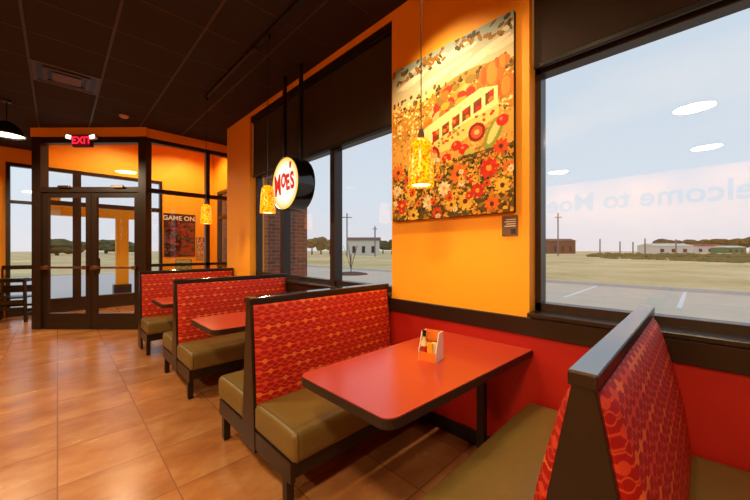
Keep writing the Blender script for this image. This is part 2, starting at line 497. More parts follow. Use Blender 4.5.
def window(n, y0, y1, mull, z0=ZS, z1=ZH, x=WX + .10, trans=2.46):
    r = MB()
    d0, d1 = x, x + .09
    r.box(d0, d1, y0, y0 + .05, z0, z1); r.box(d0, d1, y1 - .034, y1, z0, z1)
    r.box(d0, d1, y0, y1, z0, z0 + .06); r.box(d0, d1, y0, y1, z1 - .06, z1)
    for m_ in mull: r.box(d0 - .02, d1, m_ - .04, m_ + .04, z0, z1)
    r.box(d0, d1, y0, y1, trans, trans + .07)
    f = struct(r.build('window_%d' % n, M['frame']))
    s = MB(); s.box(WX - .045, x + .04, y0 + .001, y1 - .001, z0 - .012, z0 + .014, .004)
    s.build('sill', M['wood'], f)
    edges = [y0 + .05] + [v for m_ in mull for v in (m_ - .04, m_ + .04)] + [y1 - .034]
    for a, b in zip(edges[::2], edges[1::2]):
        gm = MB(); gm.prism([(a, z0 + .06), (b, z0 + .06), (b, z1 - .06), (a, z1 - .06)], 'x', x + .05, x + .051)
        # one sheet is enough: keep the inner face only
        bmesh.ops.delete(gm.bm, geom=[fc for fc in gm.bm.faces if fc.calc_center_median().x > x + .0502], context='FACES')
        gm.build('glass_pane', M['glass'], f)
    return f
window(1, W1[0], W1[1], [-1.0])
window(2, W2[0], W2[1], [2.85, 3.97])

def shade(y0, y1, zb, label):
    t = thing('roller_shade', label, 'window shade', (WX + .055, (y0 + y1) / 2, zb), group='dark roller shades')
    L = (y1 - y0) / 2
    n = 40; bm = MB()
    for i in range(n):
        pass
    bm.box(-.002, .002, -L, L, .02, ZH - zb - .03)
    bm.build('fabric', M['shade'], t)
    b = MB(); b.box(-.012, .012, -L, L, 0, .03, .005); b.build('bottom_bar', M['black'], t)
    h = MB(); h.box(-.04, .035, -L, L, ZH - zb - .09, ZH - zb - .002, .006); h.build('headrail', M['black'], t)
    return t
shade(W1[0] + .01, W1[1] - .01, 2.475, 'dark roller shade half drawn over the wide window at right')
shade(W2[0] + .01, W2[1] - .01, 2.45, 'dark roller shade behind the round hanging sign, over the three-pane window')

# ---- entrance facade (y = YE) and the vestibule's outer side
ZT = 3.12
fw = MB()
fw.box(-7, -.74, YE, YE + .2, 0, ZT)
fw.box(1.93, 3.30, YE, YE + .2, 0, ZT)
fw.box(-7, 3.30, YE, YE + .2, ZT, VZ)
struct(fw.build('wall_front', M['yellow']))
def facade_window(n, x0, x1, mull, rails):
    r = MB(); y0, y1 = YE - .02, YE + .10
    for a in [x0, x1 - .06]: r.box(a, a + .06, y0, y1, 0, ZT)
    for m_, w_ in mull: r.box(m_ - w_, m_ + w_, y0, y1, 0, ZT)
    for z, hh in rails: r.box(x0, x1, y0 + .005, y1 - .005, z, z + hh)
    f = struct(r.build('window_%d' % n, M['frame']))
    gm = MB(); gm.bm.faces.new([gm.bm.verts.new(p) for p in ((x0, YE + .03, .1), (x1, YE + .03, .1), (x1, YE + .03, ZT), (x0, YE + .03, ZT))])
    gm.build('glass_pane', M['doorglass'], f)
facade_window(3, -.74, -.26, [], [(0, .14), (2.30, .06), (ZT - .07, .07)])
facade_window(4, -.26, 1.93, [(.31, .07)], [(0, .30), (2.32, .10), (ZT - .07, .07)])
sw = MB()
sw.box(3.18, 3.30, 5.95, 8.35, 0, VZ); sw.box(3.18, 3.30, 9.4, YE, 0, VZ); sw.box(3.18, 3.30, 8.35, 9.4, 2.95, VZ); sw.box(3.18, 3.30, 8.35, 9.4, 0, .2)
struct(sw.build('wall_vestibule_side', M['yellow']))
r = MB()
for y in (8.35, 9.33): r.box(3.14, 3.26, y, y + .07, .2, 2.95)
for z in (.2, .9, 2.2, 2.88): r.box(3.14, 3.26, 8.35, 9.4, z, z + .07)
f5 = struct(r.build('window_5', M['frame']))
gm = MB(); gm.bm.faces.new([gm.bm.verts.new(p) for p in ((3.2, 8.35, .2), (3.2, 9.4, .2), (3.2, 9.4, 2.95), (3.2, 8.35, 2.95))])
gm.build('glass_pane', M['doorglass'], f5)

# back of the dining room, never seen directly but mirrored in the glass
struct(MB().box(-7.2, -7, -3.2, YE + .2, 0, CZ).build('wall_left', M['yellow']))
struct(MB().box(-7, OUT, -3.4, -3.2, 0, CZ).build('wall_back', M['yellow']))
mt = Matrix.Translation((-6.985, 1.15, 2.78)) @ Matrix.Rotation(R(90), 4, 'Z') @ Matrix.Rotation(R(90), 4, 'X')
wt = text_mesh('wall_lettering', "Welcome to Moe's", .72, M['textgrey'], None, mt, ext=.01, off=.012)
tag(wt, 'big dark welcome lettering on the yellow wall, mirrored in the right window', 'lettering')

# ---- diagonal glazed partition with the double doors
dv = (B - A).normalized(); LEN = (B - A).length
ang = math.atan2(dv.y, dv.x)
part = MB()
H2 = 3.27
# local frame: x along the diagonal, y outward (away from the dining room)
part.box(-.05, .10, -.06, .08, 0, H2)
part.box(LEN - .06, LEN + .07, -.06, .08, 0, H2)
part.box(.10, LEN - .06, -.05, .07, H2 - .10, H2)
part.box(.10, LEN - .06, -.05, .07, 2.335, 2.42)
pf = part.build('wall_partition_diagonal', M['frame'], None, A, ang); struct(pf)
hd = MB(); hd.box(-.06, LEN + .08, -.07, .09, H2, VZ); struct(hd.build('wall_partition_header', M['yellow'], None, A, ang))
gm = MB(); gm.bm.faces.new([gm.bm.verts.new(p) for p in ((.10, 0, 2.42), (LEN - .06, 0, 2.42), (LEN - .06, 0, H2 - .07), (.10, 0, H2 - .07))])
gm.build('transom_glass', M['doorglass'], pf)
cl = MB(); cl.box(.42, .62, -.09, -.05, 2.40, 2.44, .006); cl.build('door_closer', M['chrome'], pf)
cl2 = MB(); cl2.box(LEN - .5, LEN - .3, -.09, -.05, 2.40, 2.44, .006); cl2.build('door_closer', M['chrome'], pf)
LW = (LEN - .16) / 2
def door(n, x0, hinge_left):
    x1 = x0 + LW
    m_ = MB(); st = .095
    m_.box(x0 + .004, x0 + st, -.022, .022, .012, 2.33); m_.box(x1 - st, x1 - .004, -.022, .022, .012, 2.33)
    m_.box(x0 + st, x1 - st, -.022, .022, 2.245, 2.33); m_.box(x0 + st, x1 - st, -.022, .022, .012, .27)
    d = struct(m_.build('door_%d' % n, M['frame'], None, A, ang))
    q = MB(); q.bm.faces.new([q.bm.verts.new(p) for p in ((x0 + st, 0, .27), (x1 - st, 0, .27), (x1 - st, 0, 2.245), (x0 + st, 0, 2.245))])
    q.build('glass_pane', M['doorglass'], d)
    b = MB(); b.box(x0 + .05, x1 - .05, -.085, -.055, 1.035, 1.07, .006)
    b.box(x0 + .03, x0 + .10, -.09, -.022, 1.02, 1.085, .008); b.box(x1 - .10, x1 - .03, -.09, -.022, 1.02, 1.085, .008)
    b.build('push_bar', M['chrome'], d)
    hx = (x1 - .045) if hinge_left else (x0 + .045)
    pl = MB(); sg = -1 if hinge_left else 1
    pl.tube([(hx, .022, .93), (hx, .085, .95), (hx + sg * .0, .095, 1.02), (hx, .085, 1.20), (hx, .022, 1.22)], .014)
    pl.build('pull_handle', M['black'], d)
door(1, .10, True); door(2, .10 + LW, False)
th = MB(); th.box(.1, LEN - .06, -.06, .06, .0, .011); struct(th.build('trim_2', M['chrome'], None, A, ang))

# side partition running right from the corner post, and the left one back to the facade
sp = MB(); yb = B.y
for x in (2.05, 3.10): sp.box(x - .035, x + .035, yb - .05, yb + .05, 0, H2)
sp.box(1.12, 3.16, yb - .05, yb + .05, H2 - .07, H2); sp.box(1.12, 3.16, yb - .05, yb + .05, 2.34, 2.41)
sp.box(1.12, 3.16, yb - .05, yb + .05, 0, .12); sp.box(1.12, 3.16, yb - .05, yb + .05, 1.06, 1.11)
s2 = struct(sp.build('wall_partition_side', M['frame']))
q = MB()
q.bm.faces.new([q.bm.verts.new(p) for p in ((1.12, yb, .12), (3.16, yb, .12), (3.16, yb, H2 - .07), (1.12, yb, H2 - .07))])
q.build('glass_pane', M['doorglass'], s2)
hd = MB(); hd.box(1.11, 3.17, yb - .06, yb + .06, H2, VZ); struct(hd.build('wall_partition_side_header', M['yellow']))
lp = MB(); lx = A.x
lp.box(lx - .04, lx + .04, A.y + .1, YE - .03, H2 - .07, H2); lp.box(lx - .04, lx + .04, A.y + .1, YE - .03, 0, .12); lp.box(lx - .04, lx + .04, A.y + .1, YE - .03, 2.34, 2.41)
s3 = struct(lp.build('wall_partition_left', M['frame']))
q = MB(); q.bm.faces.new([q.bm.verts.new(p) for p in ((lx, A.y + .1, .12), (lx, YE - .03, .12), (lx, YE - .03, H2 - .07), (lx, A.y + .1, H2 - .07))])
q.build('glass_pane', M['doorglass'], s3)
hd = MB(); hd.box(lx - .05, lx + .05, A.y + .1, YE - .03, H2, VZ); struct(hd.build('wall_partition_left_header', M['yellow']))

# ---- outdoors
def ground(name, x0, x1, y0, y1, z, m): return struct(MB().box(x0, x1, y0, y1, z - .3, z).build(name, m))
ground('ground_asphalt', OUT + .0, 16, -60, 5.6, GZ, M['asphalt'])
ground('ground_asphalt', 3.4, 16, 5.6, 26, GZ, M['asphalt'])
ground('ground_asphalt', -60, 3.4, YE + .2, 26, GZ, M['concrete'])
grass = ground('ground_grass', 16, 420, -250, 420, GZ + .03, M['grass'])
ground('ground_grass', -160, 16, 26, 420, GZ + .03, M['grass'])
kb = MB(); kb.box(15.85, 16.05, -60, 26, GZ - .1, GZ + .12); struct(kb.build('trim_3', M['concrete']))
for yy, which in ((-2.2, 'farthest right'), (.4, 'right'), (3.0, 'left'), (5.6, 'column-hidden'), (8.2, 'middle-window')):
    s_ = MB(); s_.box(11.2, 15.6, yy - .05, yy + .05, GZ - .001, GZ + .003)
    tag(s_.build('parking_stripe', M['line']), {'farthest right': 'white parking bay line outside beyond the right edge of the picture', 'right': 'white parking bay line outside, just right of the nearest bench top', 'left': 'white parking bay line outside near the left jamb of the wide window', 'column-hidden': 'white parking bay line outside, behind the yellow column', 'middle-window': 'white parking bay line outside the three-pane window'}[which], 'parking line', 'parking bay lines outside')
# brick return of the projecting entrance
struct(MB().box(OUT + .001, 3.5, 5.45, 5.70, -.3, 4.2).build('wall_brick_outside', M['brick']))
struct(MB().box(3.31, 3.5, 5.70, YE + .2, -.3, 4.2).build('wall_brick_outside_side', M['brick'])) if False else None
bp = MB()
bp.box(3.31, 3.5, 5.70, 8.30, -.3, 4.2); bp.box(3.31, 3.5, 9.45, YE + .2, -.3, 4.2); bp.box(3.31, 3.5, 8.30, 9.45, 3.0, 4.2); bp.box(3.31, 3.5, 8.30, 9.45, -.3, .15)
struct(bp.build('wall_brick_outside_side', M['brick']))
# yellow portico past the entrance glass
po = thing('portico', 'yellow portico frame standing outside beyond the glass doors', 'portico', (0.55, 11.6, GZ))
b = MB(); b.box(-.75, 1.15, -.12, .12, 2.36, 2.72); b.box(-.75, -.5, -1.59, -.12, 2.36, 2.72); b.build('beam', M['yellow'], po)
b = MB(); b.box(.62, .90, -.12, .12, 0, 2.36); b.build('column', M['yellow'], po)
b = MB(); b.box(.56, .96, -.18, .18, 0, .5, .01); b.build('column_base', M['frame'], po)

def tree(px, d, h, w, m, label, lo_=.42):
    x, y, _ = at(px, d)
    t = thing('tree', label, 'tree', (x, y, GZ + .03), group='trees beyond the field')
    c = MB()
    for i in range(7):
        a = random.uniform(0, 2 * PI); rr = random.uniform(0, w * .28)
        c.blob((rr * math.cos(a), rr * math.sin(a), h * random.uniform(lo_, .74)), w * random.uniform(.24, .36), 2, .2, (1, 1, h / w * .7))
    c.build('crown', m, t)
    k_ = MB(); k_.tube([(0, 0, 0), (0, 0, h * .5)], w * .05, 8, r2=w * .03); k_.build('trunk', M['bark'], t)
    return t
for i, (px, d, h, w) in enumerate([(661, 200, 8.5, 12), (675, 224, 9, 12), (690, 205, 9, 12.5), (705, 222, 10, 13), (720, 206, 9.5, 12.5), (736, 224, 11, 13.5), (751, 206, 10, 13), (767, 224, 11, 14)]):
    tree(px, d, h, w, M['tree'], ['first', 'second', 'third', 'fourth', 'fifth', 'sixth', 'seventh', 'eighth'][i] + ' dark tree from the left in the far treeline through the right window')
for i, (px, d, h, w) in enumerate([(312, 100, 5.4, 5), (321, 112, 6.6, 5.5), (330, 100, 5.6, 5)]):
    tree(px, d, h, w, M['tree2'], ['leftmost', 'tallest, middle', 'rightmost'][i] + ' of three brownish trees across the field below the round hanging sign')
for i, (px, d, h, w) in enumerate([(383, 128, 5.5, 5.5), (392, 114, 5.8, 5.5)]):
    tree(px, d, h, w, M['tree'], ['left', 'right'][i] + ' of two low green trees just left of the yellow column')
for i, (px, d, h, w) in enumerate([(57, 84, 4.6, 8), (68, 112, 6.2, 10), (124, 100, 4.6, 10), (106, 130, 6, 12)]):
    tree(px, d, h, w, M['tree'], ['leftmost tree seen through the left glass door', 'tree behind the pane edge of the left glass door', 'rightmost tree seen through the right glass door', 'broad far tree seen through the right glass door'][i], .26)

def pole(px, d, h, arm, label):
    x, y, _ = at(px, d)
    t = thing('utility_pole', label, 'pole', (x, y, GZ + .03), group='utility poles outside')
    b_ = MB(); b_.tube([(0, 0, 0), (0, 0, h)], .0014 * d + .04, 8); b_.build('shaft', M['pole'], t)
    if arm:
        a_ = MB(); a_.box(-arm, arm, -.08, .08, h * .9, h * .9 + .16, rot=Matrix.Rotation(-.78, 3, 'Z'), piv=(0, 0, h * .9)); a_.build('crossarm', M['pole'], t)
    return t
for px, d, h, arm, lab in [
    (558, 75, 10, .8, 'tall thin pole at the left edge of the wide right window'),
    (600, 110, 5.2, 0, 'short pole on the horizon left of the treeline'),
    (620, 120, 4.6, 0, 'short thin pole on the horizon mid window'),
    (633, 110, 4.2, 0, 'shortest pole on the horizon mid window'),
    (645, 100, 5.0, 0, 'thin pole just left of the far treeline'),
    (676, 90, 4.4, .6, 'pole in front of the far treeline'),
    (347, 70, 9.4, 1.1, 'tall utility pole with crossarm seen through the middle window'),
    (375, 70, 6.6, .5, 'lower pole right of the tall utility pole')]:
    pole(px, d, h, arm, lab)

def building(px, d, L, W, H, m, mr, label, rz=-.78):
    x, y, _ = at(px, d)
    t = thing('building', label, 'building', (x, y, GZ + .03), rz)
    b_ = MB(); b_.box(-L / 2, L / 2, -W / 2, W / 2, 0, H); b_.build('wall', m, t)
    r_ = MB(); r_.prism([(-W / 2 - .4, H), (W / 2 + .4, H), (0, H + W * .12)], 'x', -L / 2 - .4, L / 2 + .4); r_.build('roof', mr, t)
    for k_ in range(3):
        w_ = MB(); w_.box(-L * .35 + k_ * L * .3, -L * .35 + k_ * L * .3 + L * .1, -W / 2 - .05, -W / 2, H * .15, H * .6); w_.build('opening', M['frame'], t)
building(557, 130, 10, 8, 5.0, M['bldb'], M['bldb'], 'brown building on the horizon at left of the wide window')
building(664, 140, 16, 9, 3.2, M['bldw'], M['bldw'], 'long pale building left of the red roofed one')
building(701, 168, 16, 9, 3.4, M['bldw'], M['bldr'], 'long pale building with red roof before the treeline')
building(728, 150, 9, 7, 2.6, M['green_sign'], M['bldw'], 'low green building at the right of the horizon')
building(364, 95, 9, 8, 4.2, M['bldw'], M['bldb'], 'pale house across the field seen through the middle window')
# weeds along the far side of the field
wd = MB()
for i in range(260):
    t_ = i / 259; px = 590 + 190 * t_; d = 72 - 18 * t_ + random.uniform(-3, 6)
    x, y, _ = at(px, d)
    wd.blob((x, y, GZ + .1), random.uniform(.5, .95), 1, .3, (1.4, 1.4, .8))
for i in range(420):
    px = random.uniform(596, 775); d = random.uniform(30, 62) + (775 - px) * .14
    x, y, _ = at(px, d)
    wd.blob((x, y, GZ + .03), random.uniform(.25, .5), 1, .3, (1.6, 1.6, .7))
tag(wd.build('weeds', M['weed']), 'band of green weeds along the far edge of the dry field', 'weeds', kind='stuff')
# staked sapling in a mulch bed in the middle window
sx_, sy_, _ = at(351, 19.5)
sap = thing('sapling', 'bare staked sapling in the grass outside the middle window', 'sapling', (sx_, sy_, GZ + .03))
b = MB()
for i in range(5):
    a = i * 1.25; b.tube([(0, 0, .3), (.18 * math.cos(a), .18 * math.sin(a), .9), (.5 * math.cos(a), .5 * math.sin(a), 1.75)], .022, 6, r2=.008)
b.tube([(0, 0, 0), (0, 0, 1.2)], .03, 6); b.build('stem', M['bark'], sap)
b = MB(); b.lathe([(0.01, .12), (.5, .1), (.95, .03), (1.05, -.02)], seg=20); b.build('mulch_bed', mat('mulch', srgb(86, 70, 56), 1, noise=.3, nscale=20), sap)

# ------------------------------------------------------------------ booth benches
XA = .83; BL = WX - .016 - XA        # aisle end and length to the baseboard
def cushion_pt(u, v, w, x0, x1, y0, y1, z0, z1, r, crown):
    """map a point of the cube [-1,1]^3 surface to a crowned rounded cushion"""
    c = ((x0 + x1) / 2, (y0 + y1) / 2, (z0 + z1) / 2); hx = ((x1 - x0) / 2, (y1 - y0) / 2, (z1 - z0) / 2)
    p = Vector((u * hx[0], v * hx[1], w * hx[2]))
    q = Vector([max(-(hx[i] - r), min(hx[i] - r, p[i])) for i in range(3)])
    d = p - q
    if d.length > 1e-9: p = q + d.normalized() * r
    if w > 0 or p.z > 0:
        k_ = max(0, p.z / hx[2])
        p.z += crown * k_ * (1 - .75 * u * u) * (1 - v * v * .9)
    return Vector(c) + p
def cushion(x0, x1, y0, y1, z0, z1, r, crown, n=(28, 14, 6)):
    mb = MB(); bm = mb.bm; cache = {}
    def spaced(i, k): # denser near the ends so the rounding is smooth
        t = -1 + 2 * i / k
        return math.sin(t * PI / 2) * .35 + t * .65 if k > 8 else t
    def vert(u, v, w):
        key = (round(u, 5), round(v, 5), round(w, 5))
        if key not in cache: cache[key] = bm.verts.new(cushion_pt(u, v, w, x0, x1, y0, y1, z0, z1, r, crown))
        return cache[key]
    ax = [[spaced(i, n[k_]) for i in range(n[k_] + 1)] for k_ in range(3)]
    for fixed in range(3):
        a, b_ = [i for i in range(3) if i != fixed]
        for side in (-1, 1):
            for i in range(n[a]):
                for j in range(n[b_]):
                    quad = []
                    for (di, dj) in ((0, 0), (1, 0), (1, 1), (0, 1)):
                        c3 = [0, 0, 0]; c3[fixed] = side; c3[a] = ax[a][i + di]; c3[b_] = ax[b_][j + dj]
                        quad.append(vert(*c3))
                    if len(set(quad)) == 4:
                        try: bm.faces.new(quad)
                        except ValueError: pass
    return mb

def make_bench(yc, slope, label, sides=(-1, 1), to_floor=False, top=1.072, seat_z=.452, xa=XA):
    t = thing('booth_bench', label, 'booth bench', (xa, yc, 0), group='booth benches along the window wall')
    L = WX - .016 - xa
    ZC = top - .036
    half = lambda z: (.024 if xa > .84 else .031) + slope * (ZC - z)
    # end panels
    zb = .012 if to_floor else .145
    for k_, (a, b_) in enumerate(((0, .026), (L - .026, L))):
        p = MB(); p.prism([(-half(zb), zb), (half(zb), zb), (half(ZC), ZC), (-half(ZC), ZC)], 'x', a, b_, .003)
        p.build('end_panel', M['wood'], t)
    c = MB(); cw = .030 if xa > .84 else .039; c.box(-.008, L, -cw, cw, ZC, top - .002, .004); cap_ = c.build('cap', M['wood'], t)
    c = MB(); c.box(-.006, L - .002, -cw + .002, cw - .002, top - .004, top, .0012); c.build('cap_laminate', M['cap'], cap_)
    core = MB(); core.prism([(-half(.2) + .01, .2), (half(.2) - .01, .2), (half(ZC) - .006, ZC), (-half(ZC) + .006, ZC)], 'x', .026, L - .026)
    core.build('back_frame', M['wood'], t)
    for s in sides:
        # bulged, patterned back cushion with UVs in metres
        nx, nz = 30, 22; z0, z1 = .40, ZC - .012; x0, x1 = .020, L - .018
        verts, faces, uvs = [], [], []
        for j in range(nz + 1):
            tz = j / nz; z = z0 + (z1 - z0) * tz
            for i in range(nx + 1):
                tx = i / nx; x = x0 + (x1 - x0) * tx
                edge = min(1, min(tx, 1 - tx) * L / .05); rx = math.sqrt(max(0, 1 - (1 - edge) ** 2))
                ez = min(1, (1 - tz) * (z1 - z0) / .05); rz_ = math.sqrt(max(0, 1 - (1 - ez) ** 2))
                bul = .004 + .016 * rx * rz_ + .022 * math.sin(PI * tz ** .9) * rz_ * (.5 + .5 * rx)
                verts.append((x, s * (half(z) - .004 + bul), z)); uvs.append((x, z))
        base = len(verts)
        for j in range(nz + 1):
            z = z0 + (z1 - z0) * j / nz
            for i in (0, nx): verts.append((x0 + (x1 - x0) * i / nx, s * (half(z) - .012), z)); uvs.append((x0 + (x1 - x0) * i / nx, z))
        idx = lambda i, j: j * (nx + 1) + i
        for j in range(nz):
            for i in range(nx):
                f_ = (idx(i, j), idx(i + 1, j), idx(i + 1, j + 1), idx(i, j + 1))
                faces.append(f_ if s < 0 else f_[::-1])
            for e_, i in ((0, 0), (1, nx)):
                f_ = (base + 2 * j + e_, idx(i, j), idx(i, j + 1), base + 2 * j + 2 + e_)
                faces.append(f_ if (s < 0) == (e_ == 0) else f_[::-1])
        faces.append(tuple(idx(i, nz) for i in range(nx + 1)) + (base + 2 * nz + 1, base + 2 * nz) if s < 0 else (tuple(idx(i, nz) for i in range(nx + 1)) + (base + 2 * nz + 1, base + 2 * nz))[::-1])
        me = bpy.data.meshes.new('backrest'); me.from_pydata(verts, [], faces)
        ul = me.uv_layers.new(name='UVMap')
        for lp_ in me.loops: ul.data[lp_.index].uv = uvs[lp_.vertex_index]
        link('backrest', me, M['cloth'], t, smooth='auto')
        # seat
        ya = half(.42) - .004; yb_ = .555 if xa > .84 else .535
        y0, y1 = (ya, yb_) if s > 0 else (-yb_, -ya)
        zc0, zc1 = .272, seat_z - .02
        cm = cushion(.002, L - .004, y0, y1, zc0, zc1, .032, .022)
        st = cm.build('seat', M['vinyl'], t, smooth=True)
        # welt around the aisle end of the cushion
        loop = []
        for k_ in range(48):
            a = 2 * PI * k_ / 48; m_ = max(abs(math.cos(a)), abs(math.sin(a)))
            v_, w_ = math.cos(a) / m_, math.sin(a) / m_
            pt = cushion_pt(-1 + .038, v_, w_, .002, L - .004, y0, y1, zc0, zc1, .032, .022)
            loop.append(pt)
        pp = MB(); pp.tube(loop, .0042, 6, closed=True); pp.build('piping', M['pipe'], st, smooth=True)
        # rails under the seat
        f0, f1 = (.475, .505) if s > 0 else (-.505, -.475)
        rl = MB(); rl.box(.03, L - .01, f0, f1, .19, .272, .003)
        ys = sorted((s * half(.2) * .9, s * .50))
        rl.box(.004, .034, ys[0], ys[1], .165, .272, .003); rl.box(L - .034, L - .004, ys[0], ys[1], .165, .272, .003)
        rl.box(.03, L - .03, ys[0], ys[1], .255, .271)
        rl.build('seat_rail', M['wood'], t)
        for xx in (.006, L - .056):
            yy = s * .435
            lg = MB(); lg.box(xx, xx + .045, yy - .0225, yy + .0225, .012, .2, .003); 
            lo = lg.build('leg', M['wood'], t)
            ft = MB(); ft.box(xx + .006, xx + .039, yy - .017, yy + .017, 0, .013); ft.build('glide', M['black'], lo)
    return t

BENCH = [
    (.188, .185, 'nearest booth bench at the right, its back seen end-on with pale sky on the cap', (-1, 1), False, 1.076, .452, .845),
    (1.95, .075, 'booth bench facing the table with the condiment caddy, backrest fully in view', (-1, 1), False, 1.060, .452, .83),
    (3.70, .075, 'booth bench third from the camera, between the two farther tables', (-1, 1), False, 1.055, .452, .83),
    (5.42, .075, 'farthest booth bench, its end panel reaching the floor near the glass doors', (-1,), True, 1.06, .452, .80)]
for b_ in BENCH: make_bench(b_[0], b_[1], b_[2], b_[3], b_[4], b_[5], b_[6], b_[7])

# ------------------------------------------------------------------ tables
def make_table(yc, label):
    t = thing('booth_table', label, 'table', (0, yc, 0), group='booth tables along the window wall')
    x0, x1, hw = .838, WX - .003, .325
    taper = lambda pts: [(px_, py_ * (1 if py_ > 0 else .86 + .17 * (px_ - x0) / (x1 - x0))) for px_, py_ in pts]
    o = MB(); o.prism(taper(rounded_rect(x0, x1, -hw, hw, .055, (1, 0, 0, 1))), 'z', .735, .741); o.build('tabletop', M['lam'], t)
    e = MB(); e.prism(taper(rounded_rect(x0 - .003, x1, -hw - .003, hw + .003, .057, (1, 0, 0, 1))), 'z', .698, .7375, .002)
    e.build('edge_band', M['edge'], t)
    c = MB(); c.box(1.915, 1.965, -.095, -.045, .012, .70, .004); c.build('column', M['black'], t)
    a = MB(); a.box(1.80, 2.04, -.095, -.045, .668, .698, .004); a.box(1.80, 1.9, -.2, .2, .688, .698); a.build('support_arm', M['black'], t)
    p = MB(); p.box(1.90, 2.04, -.11, -.03, 0, .014, .003); p.build('foot', M['black'], t)
    k = MB(); k.lathe([(.001, .0), (.014, 0), (.014, .02), (.001, .02)], (1.94, -.117, .06), 12, 'y'); k.build('levelling_knob', M['chrome'], t)
    return t
TY = [1.06, 2.87, 4.50]
make_table(TY[0], 'nearest red table, with the condiment caddy standing on it')
make_table(TY[1], 'middle red table, its corner showing left of the front bench')
make_table(TY[2], 'farthest red table, only its tip visible between the far benches')

# ------------------------------------------------------------------ caddy on the near table
cx, cy, cz = 1.487, 1.062, .741
cd = thing('condiment_caddy', 'small open caddy with orange front and white sides on the near red table', 'caddy', (cx, cy, cz), R(-78))
KS = .93
cd.scale = (KS, KS, KS)
# local: -y faces the aisle/camera left, x across
b = MB(); b.box(-.052, .052, -.052, .052, 0, .006); b.build('base', M['white'], cd)
b = MB(); b.box(-.055, .055, -.056, -.052, 0, .052); b.build('front_panel', M['orange_board'], cd)
for sx in (-1, 1):
    b = MB(); xs = sorted((sx * .052, sx * .056)); b.prism([(-.056, 0), (.056, 0), (.05, .165), (-.012, .165), (-.056, .052)], 'x', xs[0], xs[1]); b.build('side_panel', M['white'], cd)
b = MB(); b.box(-.052, .052, .046, .05, .006, .165); b.build('back_panel', M['orange_board'], cd)
b = MB(); b.box(-.018, .05, -.008, -.004, .118, .168); b.build('header_card', M['orange_board'], cd)
tc_ = Matrix.Rotation(R(-78), 4, 'Z')
sb = thing('sauce_bottle', 'small sauce bottle with a dark cap in the caddy', 'bottle', Vector((cx, cy, cz + .0065)) + tc_ @ Vector((-.028, -.028, 0)))
b = MB(); b.lathe([(.001, 0), (.016, 0), (.017, .004), (.017, .085), (.009, .105), (.008, .125)], seg=20); b.build('bottle_body', M['cream'], sb, smooth='auto')
b = MB(); b.lathe([(.0172, .03), (.0174, .031), (.0174, .07), (.0172, .071)], seg=20); b.build('label_band', M['redcard'], sb)
b = MB(); b.lathe([(.010, .122), (.0105, .123), (.0105, .155), (.009, .158), (.001, .158)], seg=20); b.build('cap', M['gloss_black'], sb, smooth='auto')
for i, (dx, mm, lab) in enumerate(((.010, 'yellowcard', 'yellow sauce packet standing at the front of the caddy'), (.030, 'cream', 'cream paper packet standing right in the caddy'))):
    b = MB(); b.box(-.0165, .0165, -.004, .004, 0, .095, .003)
    pk = b.build('sauce_packet', M[mm], None, Vector((cx, cy, cz + .0065)) + tc_ @ Vector((dx if i == 0 else .030, -.038 + .016 * i, 0)), R(-78)); tag(pk, lab, 'packet', 'packets in the caddy')

# ------------------------------------------------------------------ lamps
TX = 1.42
tk = thing('ceiling_track', 'black lighting track on the ceiling above the booths', 'lighting track', (TX, 2.5, CZ - .003))
b = MB(); b.box(-.018, .018, -2.9, 2.15, -.03, -.002, .003); b.build('rail', M['black'], tk)
for yy in (-1.0, .7):
    b = MB(); b.box(-.022, .022, yy - .06, yy + .06, -.05, -.028, .004); b.build('feed_box', M['black'], tk)

def pendant(y, label):
    t = thing('amber_pendant', label, 'pendant lamp', (TX, y, CZ - .034), group='amber glass pendants over the booths')
    zb = 1.70 - (CZ - .034)
    c = MB(); c.lathe([(.001, 0), (.028, 0), (.028, -.02), (.012, -.045), (.001, -.045)], seg=20); c.build('canopy', M['black'], t, smooth='auto')
    c = MB(); c.tube([(0, 0, -.04), (0, 0, zb + .31)], .003, 6); c.build('cord', M['black'], t)
    c = MB(); c.lathe([(.001, zb + .315), (.012, zb + .31), (.017, zb + .285), (.019, zb + .255), (.001, zb + .25)], seg=20)
    c.build('socket_cap', M['bldb'], t, smooth='auto')
    prof = [(.020, .262), (.037, .255), (.052, .235), (.060, .205), (.064, .16), (.067, .10), (.070, .04), (.071, .0)]
    inner = [(r_ - .004, z_) for r_, z_ in prof[::-1]]
    c = MB(); c.lathe([(r_, zb + z_) for r_, z_ in prof + inner], seg=32); c.build('glass_shade', M['amber'], t, smooth=True)
    c = MB(); c.lathe([(.0005, zb + .006), (.045, zb + .006), (.056, zb + .012), (.05, zb + .03), (.02, zb + .10), (.0005, zb + .11)], seg=24); bo = c.build('bulb', M['bulb'], t, smooth=True)
    l = bpy.data.lights.new('pendant_light', 'SPOT'); l.energy = 17; l.color = (1, .66, .30); l.shadow_soft_size = .03
    l.spot_size = R(165); l.spot_blend = .5
    lo = bpy.data.objects.new('pendant_light', l); COL.objects.link(lo); lo.parent = t; lo.location = (0, 0, zb - .004)
    return t
pendant(TY[0] + .02, 'nearest amber glass pendant, hanging in front of the painting')
pendant(2.89, 'middle amber glass pendant, hanging just left of the round sign')
pendant(4.66, 'farthest amber glass pendant, hanging before the vestibule glass')

